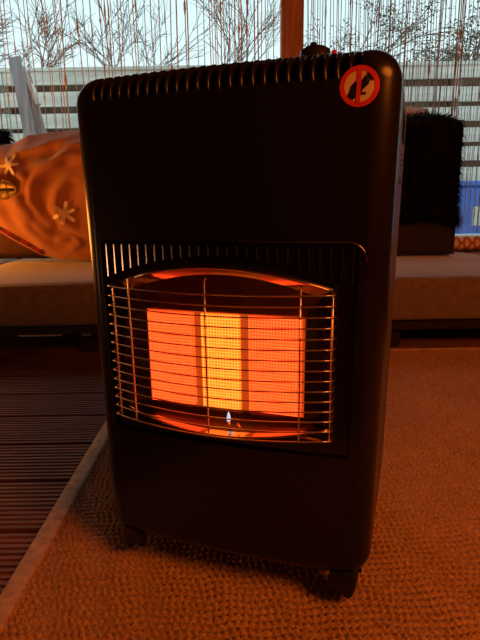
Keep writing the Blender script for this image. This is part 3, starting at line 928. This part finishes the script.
# ================================================================ STRING CURTAINS
def curtain(x0, x1, pitch, label, seed, rr, knot, sm='string'):
    c = empty('string_curtain', ((x0 + x1) / 2, 2.905, 0.0)); tag(c, label, 'string curtain')
    rg = random.Random(seed); w_ = (x1 - x0) / 2
    bm = bmesh.new(); tube(bm, [(-w_, 0, 1.975), (w_, 0, 1.975)], 0.010, 8); obj('curtain_rail', bm, 'post', c, True)
    bm = bmesh.new(); x = -w_
    while x < w_:
        lean = rg.uniform(-0.012, 0.012); ph = rg.uniform(0, 6); am = rg.uniform(0.001, 0.006); yb = rg.uniform(-0.014, 0.014)
        r0 = rr * rg.choice((0.7, 0.8, 0.9, 1.0, 1.3)); pts, rad = [], []
        for k in range(15):
            t = k / 14; z = 1.97 - t * (1.97 - 0.39)
            pts.append((x + lean * t + am * math.sin(ph + t * 7), yb * t, z)); rad.append(r0)
        tube(bm, pts, rad, 4, False)
        if rg.random() < knot:          # slubs and beads along the string
            for q in range(rg.randint(2, 6)):
                t = rg.random(); z = 1.97 - t * 1.58; L = rg.uniform(0.02, 0.10)
                xx = lambda t_: x + lean * t_ + am * math.sin(ph + t_ * 7)
                tube(bm, [(xx(t), yb * t, z), (xx(t), yb * t, z - L * 0.5), (xx(t), yb * t, z - L)], [r0, r0 * rg.uniform(1.7, 2.8), r0], 5, False)
        x += pitch * rg.uniform(0.35, 1.65)
    s = obj('strings', bm, sm, c, True); s['kind'] = 'stuff'
    return c
curtain(-2.12, 0.235, 0.030, 'string curtain of thin taupe threads left of the brown post', 5, 0.0027, 0.8, 'string_lamplit')
curtain(0.37, 2.12, 0.0125, 'denser string curtain of taupe threads right of the brown post', 6, 0.0021, 0.25)

# ================================================================ GARDEN
fence = empty('slatted_fence', (0, 5.5, -0.15)); tag(fence, 'pale weathered fence of horizontal slats behind the curtains', 'fence')
fx0, fx1 = -4.6, 4.6
def shared_box(name, *a, **k):
    bm = box(bmesh.new(), *a, **k); bmesh.ops.recalc_face_normals(bm, faces=bm.faces)
    me = bpy.data.meshes.new(name); bm.to_mesh(me); bm.free(); return me
ms = shared_box('slat', -1.146, 1.146, -0.012, 0.012, -0.071, 0.071, bev=0.004, seg=1)
for j in range(5):
    xs = fx0 + 1.15 + j * 2.30 - 0.05
    for k in range(10):
        z = 1.98 - 0.195 * k + (0.022 if k == 0 else 0)
        if z < 0.1: break
        obj('slat', ms, 'fence', fence, loc=(xs, 0.0, z - 0.02 + 0.006 * math.sin(j * 5 + k * 3)))
mr = shared_box('rear_slat', -1.13, 1.13, -0.010, 0.010, -0.075, 0.075)
for j in range(5):
    xs = fx0 + 1.15 + j * 2.30 - 0.05
    for k in range(10):
        obj('rear_slat', mr, 'fence_back', fence, loc=(xs, 0.120, 1.98 - 0.0975 - 0.195 * k))
mp_ = shared_box('fence_post', -0.045, 0.045, -0.0, 0.09, 0.0, 2.08, bev=0.006, seg=1)
for j in range(6): obj('fence_post', mp_, 'fence_back', fence, loc=(fx0 - 0.05 + j * 2.30, 0.013, 0))
mk_box('capping_rail', 'fence', fence, fx0 - 0.1, fx1 + 2.4, -0.03, 0.10, 2.03, 2.065, bev=0.004)

# leaning grey boards with a pale cap, in front of the fence at left
lb = empty('leaning_board', (-1.56, 4.2, -0.15)); tag(lb, 'blue-grey boards leaning together before the fence at far left', 'board')
def plank_between(name, p, q, wd, th, m, par):
    bm = bmesh.new(); p, q = Vector(p), Vector(q); d = (q - p).normalized(); s = d.cross(Vector((0, 1, 0))).normalized() * wd / 2; t = Vector((0, th / 2, 0))
    V = [bm.verts.new(c + a * s + b * t) for c in (p, q) for a, b in ((-1, -1), (1, -1), (1, 1), (-1, 1))]
    for f in ((0, 1, 2, 3), (4, 5, 6, 7), (0, 1, 5, 4), (1, 2, 6, 5), (2, 3, 7, 6), (3, 0, 4, 7)): bm.faces.new([V[i] for i in f])
    return obj(name, bm, m, par)
plank_between('grey_board', (0.06, 0, 0.0), (-0.125, 0, 1.83), 0.085, 0.03, 'greyboard', lb)
plank_between('grey_board', (0.24, 0.06, 0.0), (-0.085, 0.06, 1.74), 0.075, 0.03, 'greyboard', lb)
plank_between('board_cap', (0.005, 0.05, 1.50), (-0.085, 0.05, 1.77), 0.03, 0.06, 'white', lb)

# blue plastic box outside
bx = empty('blue_box', (2.16, 4.62, -0.15)); tag(bx, 'bright blue plastic box standing outside by the fence at right', 'box')
mk_box('box_body', 'blue', bx, -0.27, 0.40, -0.2, 0.2, 0.0, 0.83, bev=0.02, seg=2)
mk_box('box_lid', 'blue', bx, -0.285, 0.415, -0.215, 0.215, 0.83, 0.875, bev=0.01, seg=2)
mk_box('pale_sticker', 'print', bx, -0.15, -0.02, -0.203, -0.199, 0.50, 0.66, bev=0.0)

# trees
def tree(name, loc, h, label, seed, m, spread, levels, leaf, nleaf, leafsize, trunk_r, droop=0.0, group='garden trees beyond the fence', fan=3, base_h=0.25):
    rg = random.Random(seed)
    root = empty(name, loc); tag(root, label, 'tree', group)
    bt, bb = bmesh.new(), bmesh.new(); tips = []
    def grow(p, d, L, r, lev):
        n = 4; pts = [p]; q = p.copy(); dd = d.copy()
        for k in range(n):
            dd = (dd + Vector((rg.uniform(-.22, .22), rg.uniform(-.22, .22), rg.uniform(-.12, .16) - droop * (levels - lev) * 0.12))).normalized()
            q = q + dd * L / n; pts.append(q.copy())
        tube(bt if lev == levels else bb, pts, [r * (1 - 0.5 * k / n) for k in range(n + 1)], 5 if lev == levels else 3, False)
        if lev == 0: tips.extend(pts[1:]); return
        nb = fan + (1 if rg.random() < .5 else 0)
        for k in range(nb):
            t = rg.uniform(0.35, 1.0) if lev < levels else rg.uniform(base_h, 1.0)
            i = min(n - 1, int(t * n)); bp = pts[i].lerp(pts[i + 1], t * n - i)
            az = rg.uniform(0, 2 * math.pi); sp_ = spread * rg.uniform(0.6, 1.2)
            nd = (dd + Vector((math.cos(az), math.sin(az), 0)) * sp_).normalized()
            grow(bp, nd, L * rg.uniform(0.5, 0.72), max(0.0055, r * 0.55), lev - 1)
        grow(pts[-1], dd, L * 0.6, max(0.0055, r * 0.55), lev - 1)
    grow(Vector((0, 0, 0)), Vector((0, 0, 1)), h * 0.55, trunk_r, levels)
    obj('trunk', bt, m, root, True)
    b = obj('branches', bb, m, root, True); b['kind'] = 'stuff'
    if nleaf:
        bl_ = bmesh.new()
        for k in range(nleaf):
            p = rg.choice(tips) + Vector((rg.gauss(0, .06), rg.gauss(0, .06), rg.gauss(0, .06)))
            a = Vector((rg.uniform(-1, 1), rg.uniform(-1, 1), rg.uniform(-1, .3))).normalized() * leafsize * rg.uniform(.6, 1.4)
            b2 = a.cross(Vector((rg.uniform(-1, 1), rg.uniform(-1, 1), rg.uniform(-1, 1)))).normalized() * leafsize * 0.3
            v = [bl_.verts.new(p), bl_.verts.new(p + a * .5 + b2), bl_.verts.new(p + a), bl_.verts.new(p + a * .5 - b2)]
            bl_.faces.new(v)
        lo = obj('leaves', bl_, leaf, root); lo['kind'] = 'stuff'
    return root
TL = -0.15
tree('bare_shrub', (-3.75, 8.2, TL), 3.9, 'dense reddish twiggy shrub above the fence at far left', 1, 'twig_red', 1.0, 4, None, 0, 0, 0.05, fan=5)
tree('bare_shrub', (-2.85, 9.4, TL), 3.5, 'lower reddish twiggy shrub beside the taller one at left', 12, 'twig_red', 1.0, 4, None, 0, 0, 0.04, fan=5)
tree('bare_tree', (-1.25, 9.2, TL), 4.4, 'thin bare tree above the left part of the heater', 3, 'bark', 0.75, 4, None, 0, 0, 0.035)
tree('bare_tree', (-0.30, 11.4, TL), 4.9, 'bare tree with fine twigs above the middle of the heater', 8, 'bark', 0.7, 4, None, 0, 0, 0.04, fan=3)
tree('leafy_tree', (1.45, 8.6, TL), 3.7, 'small leafy tree just beside the brown post', 5, 'bark', 0.9, 4, 'foliage', 2600, 0.05, 0.04, 0.3)
tree('leafy_tree', (2.6, 12, TL), 4.7, 'drooping leafy tree above the heater knob and badge', 6, 'bark', 0.9, 4, 'foliage', 3000, 0.06, 0.05, 0.3)
tree('leafy_tree', (2.95, 9, TL), 3.3, 'drooping leafy tree right of the heater top', 9, 'bark', 1.0, 4, 'foliage', 3600, 0.05, 0.04, 0.3)
tree('leafy_tree', (5.0, 11.4, TL), 4.1, 'leafy tree at the far right edge above the fence', 11, 'bark', 0.9, 4, 'foliage', 3600, 0.06, 0.05, 0.3)
